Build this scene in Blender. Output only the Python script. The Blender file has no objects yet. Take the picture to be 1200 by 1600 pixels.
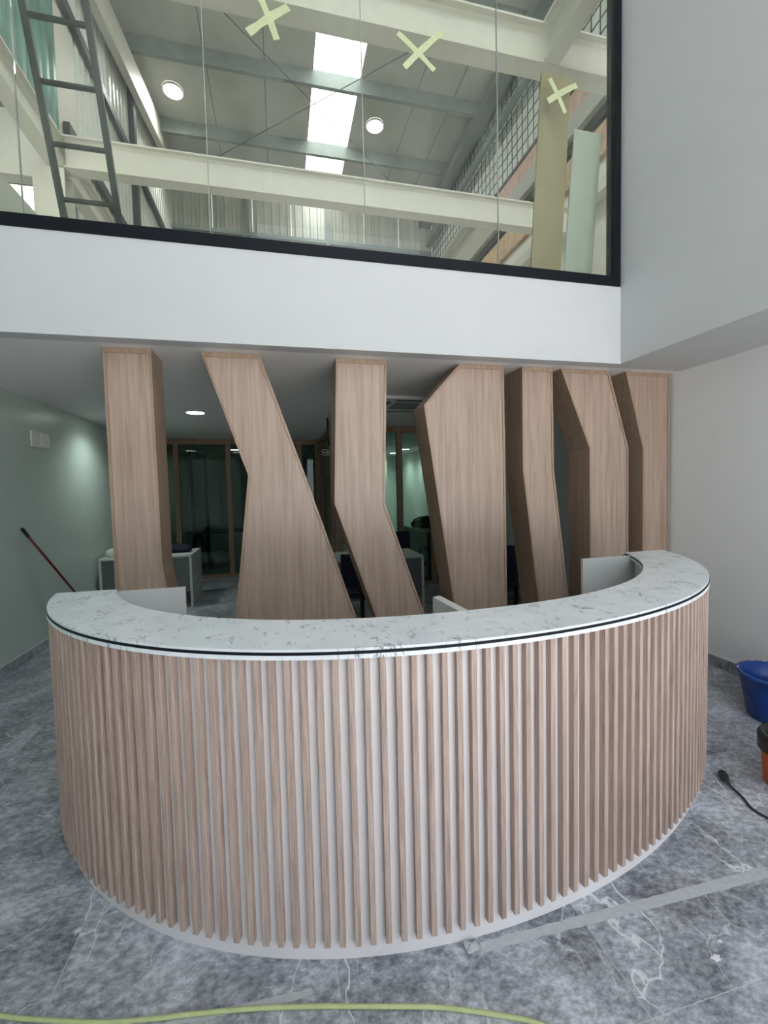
import bpy, bmesh, math, random
from mathutils import Vector, Matrix

S = bpy.context.scene
COL = S.collection
random.seed(7)

# ------------------------------------------------------------------ camera
cam_d = bpy.data.cameras.new('camera')
cam = bpy.data.objects.new('camera', cam_d)
COL.objects.link(cam)
R0 = Vector((0.97244958, -0.2319676, -0.02308346))
R1 = Vector((-0.03423086, -0.04414568, -0.99843848))
R2 = Vector((0.23058634, 0.97172125, -0.0508699))
mw = Matrix((( R0.x, -R1.x, -R2.x, 0.0), (R0.y, -R1.y, -R2.y, 0.0), (R0.z, -R1.z, -R2.z, 1.6), (0, 0, 0, 1)))
cam.matrix_world = mw
cam_d.sensor_fit = 'VERTICAL'
cam_d.sensor_height = 24.0
cam_d.lens = 680.66 / 1600.0 * 24.0
cam_d.clip_start = 0.05
S.camera = cam

# ------------------------------------------------------------------ light and exposure
W = bpy.data.worlds.new('sky')
S.world = W
W.use_nodes = True
bg = W.node_tree.nodes['Background']
bg.inputs[0].default_value = (0.86, 0.93, 1.0, 1)
bg.inputs[1].default_value = 2.3

S.view_settings.view_transform = 'Standard'
S.view_settings.look = 'None'
S.view_settings.exposure = 0.12
S.view_settings.gamma = 1.0
S.view_settings.use_curve_mapping = False

def area(name, loc, size, power, color=(1, 1, 1), rot=(0, 0, 0), sizey=None, portal=False):
    l = bpy.data.lights.new(name, 'AREA')
    l.energy = power; l.color = color; l.size = size
    if sizey: l.shape = 'RECTANGLE'; l.size_y = sizey
    if portal: l.cycles.is_portal = True
    o = bpy.data.objects.new(name, l); COL.objects.link(o)
    o.location = loc; o.rotation_euler = rot
    return o
sun_d = bpy.data.lights.new('sun', 'SUN'); sun_d.energy = 32.0; sun_d.angle = 0.01; sun_d.color = (1.0, 0.965, 0.93)
sun = bpy.data.objects.new('sun', sun_d); COL.objects.link(sun)
# high sun from the side: it lights the ground outside, never the inside
sun.rotation_euler = Vector((0.45, -0.06, -0.89)).to_track_quat('-Z', 'Y').to_euler()
# portals: they only guide sampling of the sky through the two open fronts
area('facade_portal', (1.68, -2.0, 3.25), 3.9, 1, rot=(math.radians(90), 0, 0), sizey=6.5, portal=True)
area('warehouse_portal', (1.3, -2.0, 9.2), 9.0, 1, rot=(math.radians(90), 0, 0), sizey=5.2, portal=True)

# ------------------------------------------------------------------ materials
def new_mat(name):
    m = bpy.data.materials.new(name); m.use_nodes = True
    nt = m.node_tree
    return m, nt, nt.nodes['Principled BSDF']
def plain(name, col, rough=0.5, metal=0.0, noise=0.04, scale=6.0, bump=0.0, bscale=200.0, spec=0.5):
    m, nt, b = new_mat(name)
    N, L = nt.nodes, nt.links
    b.inputs['Roughness'].default_value = rough
    b.inputs['Metallic'].default_value = metal
    b.inputs['Specular IOR Level'].default_value = spec
    tc = N.new('ShaderNodeTexCoord')
    nz = N.new('ShaderNodeTexNoise'); nz.inputs['Scale'].default_value = scale; nz.inputs['Detail'].default_value = 3
    L.new(tc.outputs['Object'], nz.inputs['Vector'])
    cr = N.new('ShaderNodeValToRGB')
    cr.color_ramp.elements[0].position = 0.3; cr.color_ramp.elements[1].position = 0.7
    cr.color_ramp.elements[0].color = tuple(c * (1 - noise) for c in col) + (1,)
    cr.color_ramp.elements[1].color = tuple(min(1, c * (1 + noise)) for c in col) + (1,)
    L.new(nz.outputs['Fac'], cr.inputs[0]); L.new(cr.outputs[0], b.inputs['Base Color'])
    if bump:
        n2 = N.new('ShaderNodeTexNoise'); n2.inputs['Scale'].default_value = bscale
        L.new(tc.outputs['Object'], n2.inputs['Vector'])
        bp = N.new('ShaderNodeBump'); bp.inputs['Strength'].default_value = bump; bp.inputs['Distance'].default_value = 0.002
        L.new(n2.outputs['Fac'], bp.inputs['Height']); L.new(bp.outputs[0], b.inputs['Normal'])
    return m
def offset_coords(N, L, amount=20.0, world=False):
    tc = N.new('ShaderNodeTexCoord'); oi = N.new('ShaderNodeObjectInfo')
    ma = N.new('ShaderNodeMath'); ma.operation = 'MULTIPLY'; ma.inputs[1].default_value = amount
    L.new(oi.outputs['Random'], ma.inputs[0])
    ad = N.new('ShaderNodeVectorMath'); ad.operation = 'ADD'
    L.new(tc.outputs['Object'], ad.inputs[0]); L.new(ma.outputs[0], ad.inputs[1])
    return ad.outputs[0]
def wood(name, c1, c2, c3, rough=0.5, sx=26.0, sz=1.3, axis='Z'):
    m, nt, b = new_mat(name)
    N, L = nt.nodes, nt.links
    co = offset_coords(N, L)
    mp = N.new('ShaderNodeMapping'); L.new(co, mp.inputs[0])
    mp.inputs['Scale'].default_value = {'Z': (sx, sx, sz), 'Y': (sx, sz, sx), 'X': (sz, sx, sx)}[axis]
    n1 = N.new('ShaderNodeTexNoise'); n1.inputs['Scale'].default_value = 1.0; n1.inputs['Detail'].default_value = 5; n1.inputs['Roughness'].default_value = 0.6; n1.inputs['Distortion'].default_value = 0.6
    L.new(mp.outputs[0], n1.inputs['Vector'])
    mp2 = N.new('ShaderNodeMapping'); L.new(co, mp2.inputs[0])
    mp2.inputs['Scale'].default_value = {'Z': (sx * 7, sx * 7, sz * 4), 'Y': (sx * 7, sz * 4, sx * 7), 'X': (sz * 4, sx * 7, sx * 7)}[axis]
    n2 = N.new('ShaderNodeTexNoise'); n2.inputs['Scale'].default_value = 1.0; n2.inputs['Detail'].default_value = 3
    L.new(mp2.outputs[0], n2.inputs['Vector'])
    mx = N.new('ShaderNodeMix'); mx.data_type = 'FLOAT'; mx.inputs[0].default_value = 0.38
    L.new(n1.outputs['Fac'], mx.inputs[2]); L.new(n2.outputs['Fac'], mx.inputs[3])
    cr = N.new('ShaderNodeValToRGB'); e = cr.color_ramp.elements
    e[0].position = 0.32; e[0].color = c1 + (1,)
    e[1].position = 0.70; e[1].color = c3 + (1,)
    k = e.new(0.5); k.color = c2 + (1,)
    L.new(mx.outputs[0], cr.inputs[0]); L.new(cr.outputs[0], b.inputs['Base Color'])
    b.inputs['Roughness'].default_value = rough
    bp = N.new('ShaderNodeBump'); bp.inputs['Strength'].default_value = 0.25; bp.inputs['Distance'].default_value = 0.001
    L.new(n2.outputs['Fac'], bp.inputs['Height']); L.new(bp.outputs[0], b.inputs['Normal'])
    return m
def emit(name, col, s):
    m, nt, b = new_mat(name)
    b.inputs['Base Color'].default_value = (0.8, 0.8, 0.8, 1)
    b.inputs['Emission Color'].default_value = col + (1,)
    b.inputs['Emission Strength'].default_value = s
    return m
def glass(name, tint, refl=0.06, dirt=0.0, rough=0.0):
    m = bpy.data.materials.new(name); m.use_nodes = True
    nt = m.node_tree; N, L = nt.nodes, nt.links
    N.remove(N['Principled BSDF'])
    out = N['Material Output']
    t = N.new('ShaderNodeBsdfTransparent'); t.inputs[0].default_value = tint + (1,)
    g = N.new('ShaderNodeBsdfGlossy'); g.inputs['Roughness'].default_value = rough
    lw = N.new('ShaderNodeLayerWeight'); lw.inputs[0].default_value = 0.5
    pw = N.new('ShaderNodeMath'); pw.operation = 'POWER'; pw.inputs[1].default_value = 5.0; L.new(lw.outputs['Facing'], pw.inputs[0])
    fr = N.new('ShaderNodeMath'); fr.operation = 'MULTIPLY_ADD'; fr.inputs[1].default_value = 0.9; fr.inputs[2].default_value = refl * 0.6; L.new(pw.outputs[0], fr.inputs[0])
    ms = N.new('ShaderNodeMixShader')
    L.new(fr.outputs[0], ms.inputs[0]); L.new(t.outputs[0], ms.inputs[1]); L.new(g.outputs[0], ms.inputs[2])
    last = ms
    if dirt:
        tc = N.new('ShaderNodeTexCoord')
        mp = N.new('ShaderNodeMapping'); mp.inputs['Scale'].default_value = (1.6, 1, 0.7); L.new(tc.outputs['Object'], mp.inputs[0])
        nz = N.new('ShaderNodeTexNoise'); nz.inputs['Scale'].default_value = 2.6; nz.inputs['Detail'].default_value = 8; nz.inputs['Roughness'].default_value = 0.7
        L.new(mp.outputs[0], nz.inputs['Vector'])
        mr = N.new('ShaderNodeMapRange'); mr.inputs[1].default_value = 0.42; mr.inputs[2].default_value = 0.8; mr.inputs[3].default_value = dirt * 0.25; mr.inputs[4].default_value = dirt * 2
        L.new(nz.outputs['Fac'], mr.inputs[0])
        d = N.new('ShaderNodeBsdfDiffuse'); d.inputs[0].default_value = (0.75, 0.8, 0.78, 1)
        m2 = N.new('ShaderNodeMixShader'); L.new(mr.outputs[0], m2.inputs[0]); L.new(ms.outputs[0], m2.inputs[1]); L.new(d.outputs[0], m2.inputs[2])
        last = m2
    L.new(last.outputs[0], out.inputs[0])
    return m

def stone_tile(name, dark, mid, light, vein, rough=0.35, vscale=1.0):
    """grey marble-look porcelain: cloudy base with fine pitting and two sets of pale veins"""
    m, nt, b = new_mat(name)
    N, L = nt.nodes, nt.links
    co = offset_coords(N, L, 37.0)
    n1 = N.new('ShaderNodeTexNoise'); n1.inputs['Scale'].default_value = 2.6; n1.inputs['Detail'].default_value = 9; n1.inputs['Roughness'].default_value = 0.68; n1.inputs['Distortion'].default_value = 0.8
    L.new(co, n1.inputs['Vector'])
    mpf = N.new('ShaderNodeMapping'); mpf.inputs['Rotation'].default_value = (0, 0, 0.6); mpf.inputs['Scale'].default_value = (30, 46, 20)
    L.new(co, mpf.inputs[0])
    nf = N.new('ShaderNodeTexNoise'); nf.inputs['Scale'].default_value = 1.0; nf.inputs['Detail'].default_value = 6; nf.inputs['Roughness'].default_value = 0.7
    L.new(mpf.outputs[0], nf.inputs['Vector'])
    mx = N.new('ShaderNodeMix'); mx.data_type = 'FLOAT'; mx.inputs[0].default_value = 0.5
    L.new(n1.outputs['Fac'], mx.inputs[2]); L.new(nf.outputs['Fac'], mx.inputs[3])
    cr = N.new('ShaderNodeValToRGB'); e = cr.color_ramp.elements
    e[0].position = 0.39; e[0].color = dark + (1,)
    e[1].position = 0.61; e[1].color = light + (1,)
    k = e.new(0.5); k.color = mid + (1,)
    L.new(mx.outputs[0], cr.inputs[0])
    cur = cr.outputs[0]
    # veins: jagged crack network from the borders of warped cells
    for sc, w, strg, rot, zed, lo in ((1.9, 0.008, 0.9, 0.5, 0.0, 0.46), (3.4, 0.010, 0.6, -0.7, 5.0, 0.48), (7.0, 0.018, 0.35, 1.1, 9.0, 0.5)):
        mp = N.new('ShaderNodeMapping'); mp.inputs['Rotation'].default_value = (0, 0, rot); mp.inputs['Scale'].default_value = (sc * vscale, sc * 0.6 * vscale, 1); mp.inputs['Location'].default_value = (0, 0, zed)
        L.new(co, mp.inputs[0])
        wn = N.new('ShaderNodeTexNoise'); wn.inputs['Scale'].default_value = 1.7; wn.inputs['Detail'].default_value = 5; wn.inputs['Roughness'].default_value = 0.5
        L.new(mp.outputs[0], wn.inputs['Vector'])
        sc_ = N.new('ShaderNodeVectorMath'); sc_.operation = 'SCALE'; sc_.inputs[3].default_value = 0.6; L.new(wn.outputs['Color'], sc_.inputs[0])
        ad = N.new('ShaderNodeVectorMath'); ad.operation = 'ADD'; L.new(mp.outputs[0], ad.inputs[0]); L.new(sc_.outputs[0], ad.inputs[1])
        vo = N.new('ShaderNodeTexVoronoi'); vo.feature = 'DISTANCE_TO_EDGE'; vo.inputs['Scale'].default_value = 1.0; L.new(ad.outputs[0], vo.inputs['Vector'])
        mr = N.new('ShaderNodeMapRange'); mr.inputs[1].default_value = 0.0; mr.inputs[2].default_value = w; mr.inputs[3].default_value = strg; mr.inputs[4].default_value = 0
        mr.interpolation_type = 'SMOOTHSTEP'
        L.new(vo.outputs['Distance'], mr.inputs[0])
        nb = N.new('ShaderNodeTexNoise'); nb.inputs['Scale'].default_value = 1.4; L.new(mp.outputs[0], nb.inputs['Vector'])
        rb = N.new('ShaderNodeMapRange'); rb.inputs[1].default_value = lo; rb.inputs[2].default_value = lo + 0.1; L.new(nb.outputs['Fac'], rb.inputs[0])
        mu = N.new('ShaderNodeMath'); mu.operation = 'MULTIPLY'; L.new(mr.outputs[0], mu.inputs[0]); L.new(rb.outputs[0], mu.inputs[1])
        m2 = N.new('ShaderNodeMix'); m2.data_type = 'RGBA'; L.new(mu.outputs[0], m2.inputs[0]); L.new(cur, m2.inputs[6]); m2.inputs[7].default_value = vein + (1,)
        cur = m2.outputs[2]
    L.new(cur, b.inputs['Base Color'])
    b.inputs['Roughness'].default_value = rough
    return m
def white_marble(name):
    m, nt, b = new_mat(name)
    N, L = nt.nodes, nt.links
    tc = N.new('ShaderNodeTexCoord'); co = tc.outputs['Object']
    base = N.new('ShaderNodeTexNoise'); base.inputs['Scale'].default_value = 7; base.inputs['Detail'].default_value = 5; L.new(co, base.inputs['Vector'])
    cr = N.new('ShaderNodeValToRGB'); cr.color_ramp.elements[0].position = 0.35; cr.color_ramp.elements[0].color = (0.79, 0.83, 0.86, 1)
    cr.color_ramp.elements[1].position = 0.6; cr.color_ramp.elements[1].color = (0.86, 0.90, 0.93, 1); L.new(base.outputs['Fac'], cr.inputs[0])
    cur = cr.outputs[0]
    for sc, w, rot, strg, lo, z in ((6.0, 0.017, 0.6, 0.9, 0.55, 0), (13.0, 0.026, -0.5, 0.8, 0.57, 4), (4.0, 0.008, 0.2, 0.85, 0.53, 9)):
        mp = N.new('ShaderNodeMapping'); mp.inputs['Rotation'].default_value = (0, 0, rot); mp.inputs['Scale'].default_value = (sc, sc * 0.6, 1); mp.inputs['Location'].default_value = (z, 0, z)
        L.new(co, mp.inputs[0])
        nv = N.new('ShaderNodeTexNoise'); nv.inputs['Scale'].default_value = 1; nv.inputs['Detail'].default_value = 5; nv.inputs['Roughness'].default_value = 0.6; nv.inputs['Distortion'].default_value = 1.5
        L.new(mp.outputs[0], nv.inputs['Vector'])
        s = N.new('ShaderNodeMath'); s.operation = 'SUBTRACT'; s.inputs[1].default_value = 0.5; L.new(nv.outputs['Fac'], s.inputs[0])
        a = N.new('ShaderNodeMath'); a.operation = 'ABSOLUTE'; L.new(s.outputs[0], a.inputs[0])
        mr = N.new('ShaderNodeMapRange'); mr.inputs[1].default_value = 0; mr.inputs[2].default_value = w; mr.inputs[3].default_value = strg; mr.inputs[4].default_value = 0; L.new(a.outputs[0], mr.inputs[0])
        nb = N.new('ShaderNodeTexNoise'); nb.inputs['Scale'].default_value = 2.2; nb.inputs['Detail'].default_value = 3; L.new(mp.outputs[0], nb.inputs['Vector'])
        rb = N.new('ShaderNodeMapRange'); rb.inputs[1].default_value = lo; rb.inputs[2].default_value = lo + 0.08; L.new(nb.outputs['Fac'], rb.inputs[0])
        mu = N.new('ShaderNodeMath'); mu.operation = 'MULTIPLY'; L.new(mr.outputs[0], mu.inputs[0]); L.new(rb.outputs[0], mu.inputs[1])
        m2 = N.new('ShaderNodeMix'); m2.data_type = 'RGBA'; L.new(mu.outputs[0], m2.inputs[0]); L.new(cur, m2.inputs[6]); m2.inputs[7].default_value = (0.09, 0.10, 0.12, 1)
        cur = m2.outputs[2]
    L.new(cur, b.inputs['Base Color'])
    b.inputs['Roughness'].default_value = 0.32
    return m

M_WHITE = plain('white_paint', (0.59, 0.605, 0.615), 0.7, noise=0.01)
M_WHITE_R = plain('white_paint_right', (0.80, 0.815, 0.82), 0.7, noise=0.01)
M_CEIL = plain('ceiling_paint', (0.90, 0.88, 0.87), 0.75, noise=0.01)
M_GREEN = plain('pale_green_paint', (0.54, 0.63, 0.58), 0.32, noise=0.02)
M_BLACK = plain('black_metal', (0.006, 0.008, 0.012), 0.5, noise=0.1, spec=0.2)
M_BLACKP = plain('black_plastic', (0.015, 0.015, 0.017), 0.4, noise=0.1)
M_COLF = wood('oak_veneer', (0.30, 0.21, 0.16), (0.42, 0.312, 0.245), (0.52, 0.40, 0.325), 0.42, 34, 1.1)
M_COLSHADE = wood('oak_veneer_shaded', (0.27, 0.18, 0.125), (0.37, 0.26, 0.185), (0.45, 0.33, 0.24), 0.42, 34, 1.1)  # shade of the column sides darkened into the oak colour
M_SLAT = wood('oak_slat', (0.28, 0.20, 0.165), (0.48, 0.36, 0.30), (0.63, 0.495, 0.425), 0.5, 75, 3.0)
M_DKWOOD = wood('partition_oak', (0.20, 0.13, 0.08), (0.27, 0.18, 0.12), (0.33, 0.23, 0.16), 0.5, 22, 0.9)
M_PANEL = plain('white_laminate', (0.78, 0.75, 0.76), 0.45, noise=0.01)
M_LAM = plain('pale_grey_laminate', (0.60, 0.61, 0.60), 0.45, noise=0.01)
M_MARBLE = white_marble('white_marble_laminate')
M_TILE = stone_tile('grey_marble_tile', (0.13, 0.138, 0.162), (0.35, 0.37, 0.41), (0.66, 0.69, 0.75), (0.78, 0.80, 0.84), 0.33)
M_GROUT = plain('pale_grout', (0.62, 0.63, 0.65), 0.8)
M_DESKW = plain('desk_laminate', (0.62, 0.66, 0.61), 0.45, noise=0.02)
M_DESKG = plain('desk_grey_laminate', (0.16, 0.17, 0.175), 0.5, noise=0.02)
M_GREENSTONE = stone_tile('green_marble', (0.18, 0.24, 0.21), (0.34, 0.42, 0.38), (0.52, 0.60, 0.55), (0.5, 0.6, 0.55), 0.3)
M_STEEL = plain('cream_painted_steel', (0.60, 0.585, 0.52), 0.5, noise=0.02)
M_GALV = plain('galvanised_steel', (0.20, 0.235, 0.225), 0.45, metal=0.2, noise=0.08)
M_ROOF = plain('roof_sheet', (0.43, 0.435, 0.395), 0.5, noise=0.05, scale=2)
M_ROOFD = plain('roof_steel', (0.15, 0.18, 0.17), 0.5, noise=0.1)
M_CLAD = plain('cladding_sheet', (0.56, 0.57, 0.52), 0.35, metal=0.1, noise=0.06, scale=1.2)
M_CLADL = plain('translucent_cladding', (0.72, 0.74, 0.69), 0.8, noise=0.04)
M_TEAL = plain('teal_cladding', (0.20, 0.36, 0.31), 0.2, noise=0.25, scale=1.5)
M_DARKST = plain('dark_steel', (0.035, 0.042, 0.041), 0.5, noise=0.15, scale=30)
M_PINK = plain('pink_board', (0.52, 0.34, 0.27), 0.7, noise=0.15)
M_GREYB = plain('grey_board', (0.40, 0.39, 0.35), 0.7, noise=0.05)
M_GAPSHADE = plain('gap_shade', (0.06, 0.045, 0.045), 0.8, noise=0.2)
M_OSB = plain('chipboard', (0.55, 0.38, 0.24), 0.7, noise=0.15, scale=9)
M_CREAM = plain('cream_paint', (0.72, 0.69, 0.62), 0.6, noise=0.02)
M_BEIGEB = plain('beige_board', (0.33, 0.285, 0.18), 0.7, noise=0.03)
M_GREENB = plain('green_plasterboard', (0.46, 0.52, 0.475), 0.7, noise=0.04)
M_TAPE = plain('masking_tape', (0.52, 0.58, 0.35), 0.6, noise=0.08, scale=60)
M_FLOORTAPE = plain('floor_tape', (0.50, 0.525, 0.54), 0.4, noise=0.08, scale=40)
M_HOSE = plain('yellow_green_hose', (0.50, 0.555, 0.27), 0.4, noise=0.08, scale=30)
M_BLUE = plain('blue_plastic', (0.003, 0.048, 0.26), 0.35, noise=0.15)
M_ORANGE = plain('orange_plastic', (0.55, 0.12, 0.03), 0.4, noise=0.1)
M_RED = plain('dark_red_handle', (0.16, 0.012, 0.02), 0.35, noise=0.1)
M_CLOTH = plain('pale_cloth', (0.55, 0.58, 0.52), 0.9, noise=0.2, scale=40)
M_NAVY = plain('navy_fabric', (0.012, 0.016, 0.035), 0.9, noise=0.3, scale=30)
M_CONC = plain('concrete_ground', (0.58, 0.57, 0.56), 0.9, noise=0.1)
M_GLASS_UP = glass('clear_window_glass', (0.95, 0.97, 0.93), dirt=0.035)
M_GLASS_REAR = glass('green_tinted_glass', (0.62, 0.72, 0.66))
M_LAMP = emit('lamp_diffuser', (0.93, 1.0, 0.96), 9.0)
M_HIGHBAY = emit('round_lamp_diffuser', (1.0, 1.0, 0.98), 12.0)
M_CHROME = plain('brushed_metal', (0.5, 0.5, 0.5), 0.3, metal=1.0, noise=0.05)

# ------------------------------------------------------------------ geometry helpers
def link(name, me, mat, parent=None, loc=None, smooth=False):
    o = bpy.data.objects.new(name, me); COL.objects.link(o)
    if mat and not me.materials: me.materials.append(mat)
    if parent: o.parent = parent
    if loc: o.location = loc
    if smooth:
        for p in me.polygons: p.use_smooth = True
    return o
def pyd(name, vs, fs, mat, parent=None, loc=None, smooth=False):
    me = bpy.data.meshes.new(name)
    me.from_pydata([tuple(v) for v in vs], [], fs)
    me.validate(); me.update()
    bm = bmesh.new(); bm.from_mesh(me); bmesh.ops.recalc_face_normals(bm, faces=bm.faces); bm.to_mesh(me); bm.free()
    return link(name, me, mat, parent, loc, smooth)
class MB:
    def __init__(s): s.v = []; s.f = []
    def add(s, vs, fs):
        n = len(s.v); s.v += [tuple(v) for v in vs]; s.f += [tuple(i + n for i in f) for f in fs]; return s
    def box(s, a, b):
        x0, y0, z0 = a; x1, y1, z1 = b
        return s.add([(x0, y0, z0), (x1, y0, z0), (x1, y1, z0), (x0, y1, z0), (x0, y0, z1), (x1, y0, z1), (x1, y1, z1), (x0, y1, z1)],
                     [(0, 3, 2, 1), (4, 5, 6, 7), (0, 1, 5, 4), (1, 2, 6, 5), (2, 3, 7, 6), (3, 0, 4, 7)])
    def quad(s, pts, th=Vector((0, 0, 0.01))):
        """slab: a polygon swept by th"""
        n = len(pts); th = Vector(th)
        vs = [Vector(p) for p in pts] + [Vector(p) + th for p in pts]
        fs = [tuple(range(n))[::-1], tuple(range(n, 2 * n))] + [(i, (i + 1) % n, (i + 1) % n + n, i + n) for i in range(n)]
        return s.add(vs, fs)
    def bar(s, a, b, w, h=None, up=(0, 0, 1)):
        a = Vector(a); b = Vector(b); h = h or w
        d = (b - a).normalized(); up = Vector(up)
        if abs(d.dot(up)) > 0.99: up = Vector((0, 1, 0))
        x = d.cross(up).normalized() * w / 2; y = d.cross(x).normalized() * h / 2
        vs = [a - x - y, a + x - y, a + x + y, a - x + y, b - x - y, b + x - y, b + x + y, b - x + y]
        return s.add(vs, [(0, 3, 2, 1), (4, 5, 6, 7), (0, 1, 5, 4), (1, 2, 6, 5), (2, 3, 7, 6), (3, 0, 4, 7)])
    def tube(s, pts, r, n=10):
        pts = [Vector(p) for p in pts]; rings = []
        for i, p in enumerate(pts):
            d = (pts[min(i + 1, len(pts) - 1)] - pts[max(i - 1, 0)]).normalized()
            u = Vector((0, 0, 1)) if abs(d.z) < 0.9 else Vector((1, 0, 0))
            x = d.cross(u).normalized(); y = d.cross(x).normalized()
            rr = r[i] if isinstance(r, (list, tuple)) else r
            rings.append([p + (x * math.cos(t) + y * math.sin(t)) * rr for t in [2 * math.pi * k / n for k in range(n)]])
        vs = [v for rg in rings for v in rg]; fs = []
        for i in range(len(pts) - 1):
            for k in range(n):
                fs.append((i * n + k, i * n + (k + 1) % n, (i + 1) * n + (k + 1) % n, (i + 1) * n + k))
        fs.append(tuple(range(n))); fs.append(tuple((len(pts) - 1) * n + k for k in range(n))[::-1])
        return s.add(vs, fs)
    def lathe(s, prof, c=(0, 0, 0), n=40, close=False):
        vs = []; fs = []
        for r, z in prof:
            for k in range(n):
                t = 2 * math.pi * k / n; vs.append((c[0] + r * math.cos(t), c[1] + r * math.sin(t), c[2] + z))
        m = len(prof)
        for i in range(m - 1 + (1 if close else 0)):
            j = (i + 1) % m
            for k in range(n): fs.append((i * n + k, i * n + (k + 1) % n, j * n + (k + 1) % n, j * n + k))
        return s.add(vs, fs)
    def build(s, name, mat, parent=None, loc=None, smooth=False):
        return pyd(name, s.v, s.f, mat, parent, loc, smooth)
def box(name, a, b, mat, parent=None, bevel=0.0):
    """box whose origin sits at its own centre"""
    c = Vector([(a[i] + b[i]) / 2 for i in range(3)])
    o = MB().box(Vector(a) - c, Vector(b) - c).build(name, mat, parent)
    pl = parent_world(parent)
    o.location = c - pl
    if bevel: bev(o, bevel)
    return o
def parent_world(p):
    v = Vector((0, 0, 0))
    while p is not None:
        v += Vector(p.location); p = p.parent
    return v
def bev(o, w, seg=1):
    me = o.data; bm = bmesh.new(); bm.from_mesh(me)
    bmesh.ops.bevel(bm, geom=list(bm.edges), offset=w, segments=seg, affect='EDGES', profile=0.6)
    bm.to_mesh(me); bm.free()
def rebase(o, parent):
    """geometry given in world coordinates under a parent that is not at the origin"""
    o.location = -parent_world(parent); return o
def empty(name, loc=(0, 0, 0), label=None, cat=None, group=None, kind=None):
    o = bpy.data.objects.new(name, None); COL.objects.link(o); o.location = loc; o.empty_display_size = 0.1
    return tag(o, label, cat, group, kind)
def tag(o, label=None, cat=None, group=None, kind=None):
    if label: o['label'] = label
    if cat: o['category'] = cat
    if group: o['group'] = group
    if kind: o['kind'] = kind
    return o
def struct(o, label=None, cat=None):
    o['kind'] = 'structure'
    if label: o['label'] = label
    if cat: o['category'] = cat
    return o

# ------------------------------------------------------------------ setting: lobby shell
XL, XR, YF, ZC, ZT = -2.476, 3.63, 3.21, 2.63, 6.5
YB = 13.0
# floor: a grout bed carrying every tile
floor = struct(MB().box((XL - 0.2, -2.2, -0.12), (XR + 0.2, YB + 0.2, -0.0007)).build('floor', M_GROUT), 'grey veined marble-look tiled floor of the reception hall', 'floor')
TX, TY = 0.9, 0.966
x_j = [-0.77 + TX * k for k in range(-2, 6)]
y_j = [1.014 + TY * k for k in range(-4, 13)]
proto = None; tiles = {}
for i in range(len(x_j) - 1):
    for j in range(len(y_j) - 1):
        x0, x1 = max(x_j[i], XL), min(x_j[i + 1], XR); y0, y1 = y_j[j], min(y_j[j + 1], YB)
        w, h = round(x1 - x0, 3), round(y1 - y0, 3)
        if w < 0.02 or h < 0.02: continue
        if (w, h) not in tiles:
            me = bpy.data.meshes.new('floor_tile')
            a, b = w / 2 - 0.0012, h / 2 - 0.0012
            m_ = MB().add([(-a, -b, 0), (a, -b, 0), (a, b, 0), (-a, b, 0), (-a, -b, -0.01), (a, -b, -0.01), (a, b, -0.01), (-a, b, -0.01)],
                          [(0, 1, 2, 3), (0, 4, 5, 1), (1, 5, 6, 2), (2, 6, 7, 3), (3, 7, 4, 0)])
            me.from_pydata(m_.v, [], m_.f); me.materials.append(M_TILE); tiles[(w, h)] = me
        o = bpy.data.objects.new('floor_tile', tiles[(w, h)]); COL.objects.link(o); o.parent = floor
        o.location = ((x0 + x1) / 2, (y0 + y1) / 2, 0)
# baseboards of the same tile
for side, x0, x1 in (('left', XL, XL + 0.012), ('right', XR - 0.012, XR)):
    bb = empty('baseboard_' + side, ((x0 + x1) / 2, 0, 0)); struct(bb, 'grey tile skirting along the %s wall' % side, 'baseboard')
    for j in range(len(y_j) - 1):
        y1 = min(y_j[j + 1], YB - 0.002)
        if y1 - y_j[j] < 0.05: continue
        o = MB().box((-0.006, -(y1 - y_j[j]) / 2 + 0.0015, 0.001), (0.006, (y1 - y_j[j]) / 2 - 0.0015, 0.095)).build('baseboard_tile', M_TILE, bb)
        o.location = (0, (y1 + y_j[j]) / 2, 0)
    MB().box((-0.007 if side == 'right' else -0.006, -2, 0.095), (0.006 if side == 'right' else 0.007, YB - 0.01, 0.0985)).build('edge_trim', M_WHITE, bb)
struct(MB().box((XL - 0.2, -2.0, -0.1), (XL, YF + 0.12, ZT)).box((XL - 0.2, YF + 0.12, -0.1), (XL, YB, ZC + 0.25)).build('wall_left', M_GREEN), 'pale green-grey painted wall on the left of the hall', 'wall')
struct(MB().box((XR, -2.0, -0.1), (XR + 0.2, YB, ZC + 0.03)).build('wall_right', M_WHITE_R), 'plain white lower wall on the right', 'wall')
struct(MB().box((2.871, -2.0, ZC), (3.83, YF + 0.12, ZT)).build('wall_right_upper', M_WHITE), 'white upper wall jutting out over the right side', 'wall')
wf = MB()
wf.box((XL - 0.2, YF, ZC), (2.871, YF + 0.12, 3.27)).box((XL - 0.2, YF, 6.25), (2.871, YF + 0.12, ZT)).box((XL - 0.2, YF, 3.27), (-2.44, YF + 0.12, 6.25))
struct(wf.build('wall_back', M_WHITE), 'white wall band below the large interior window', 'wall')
struct(MB().box((XL, YF + 0.12, ZC), (XR, YB, ZC + 0.25)).build('ceiling', M_CEIL), 'white ceiling above the oak columns and office area', 'ceiling')
struct(MB().box((XL - 0.2, -2.0, ZT), (3.83, YF + 0.12, ZT + 0.12)).build('ceiling_upper', M_WHITE), 'white ceiling high above the reception', 'ceiling')
struct(MB().box((XL - 0.2, YB, 0), (XR + 0.2, YB + 0.2, ZC + 0.25)).build('wall_rear', M_GREEN), 'dark green-grey wall at the far end of the office', 'wall')
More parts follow.
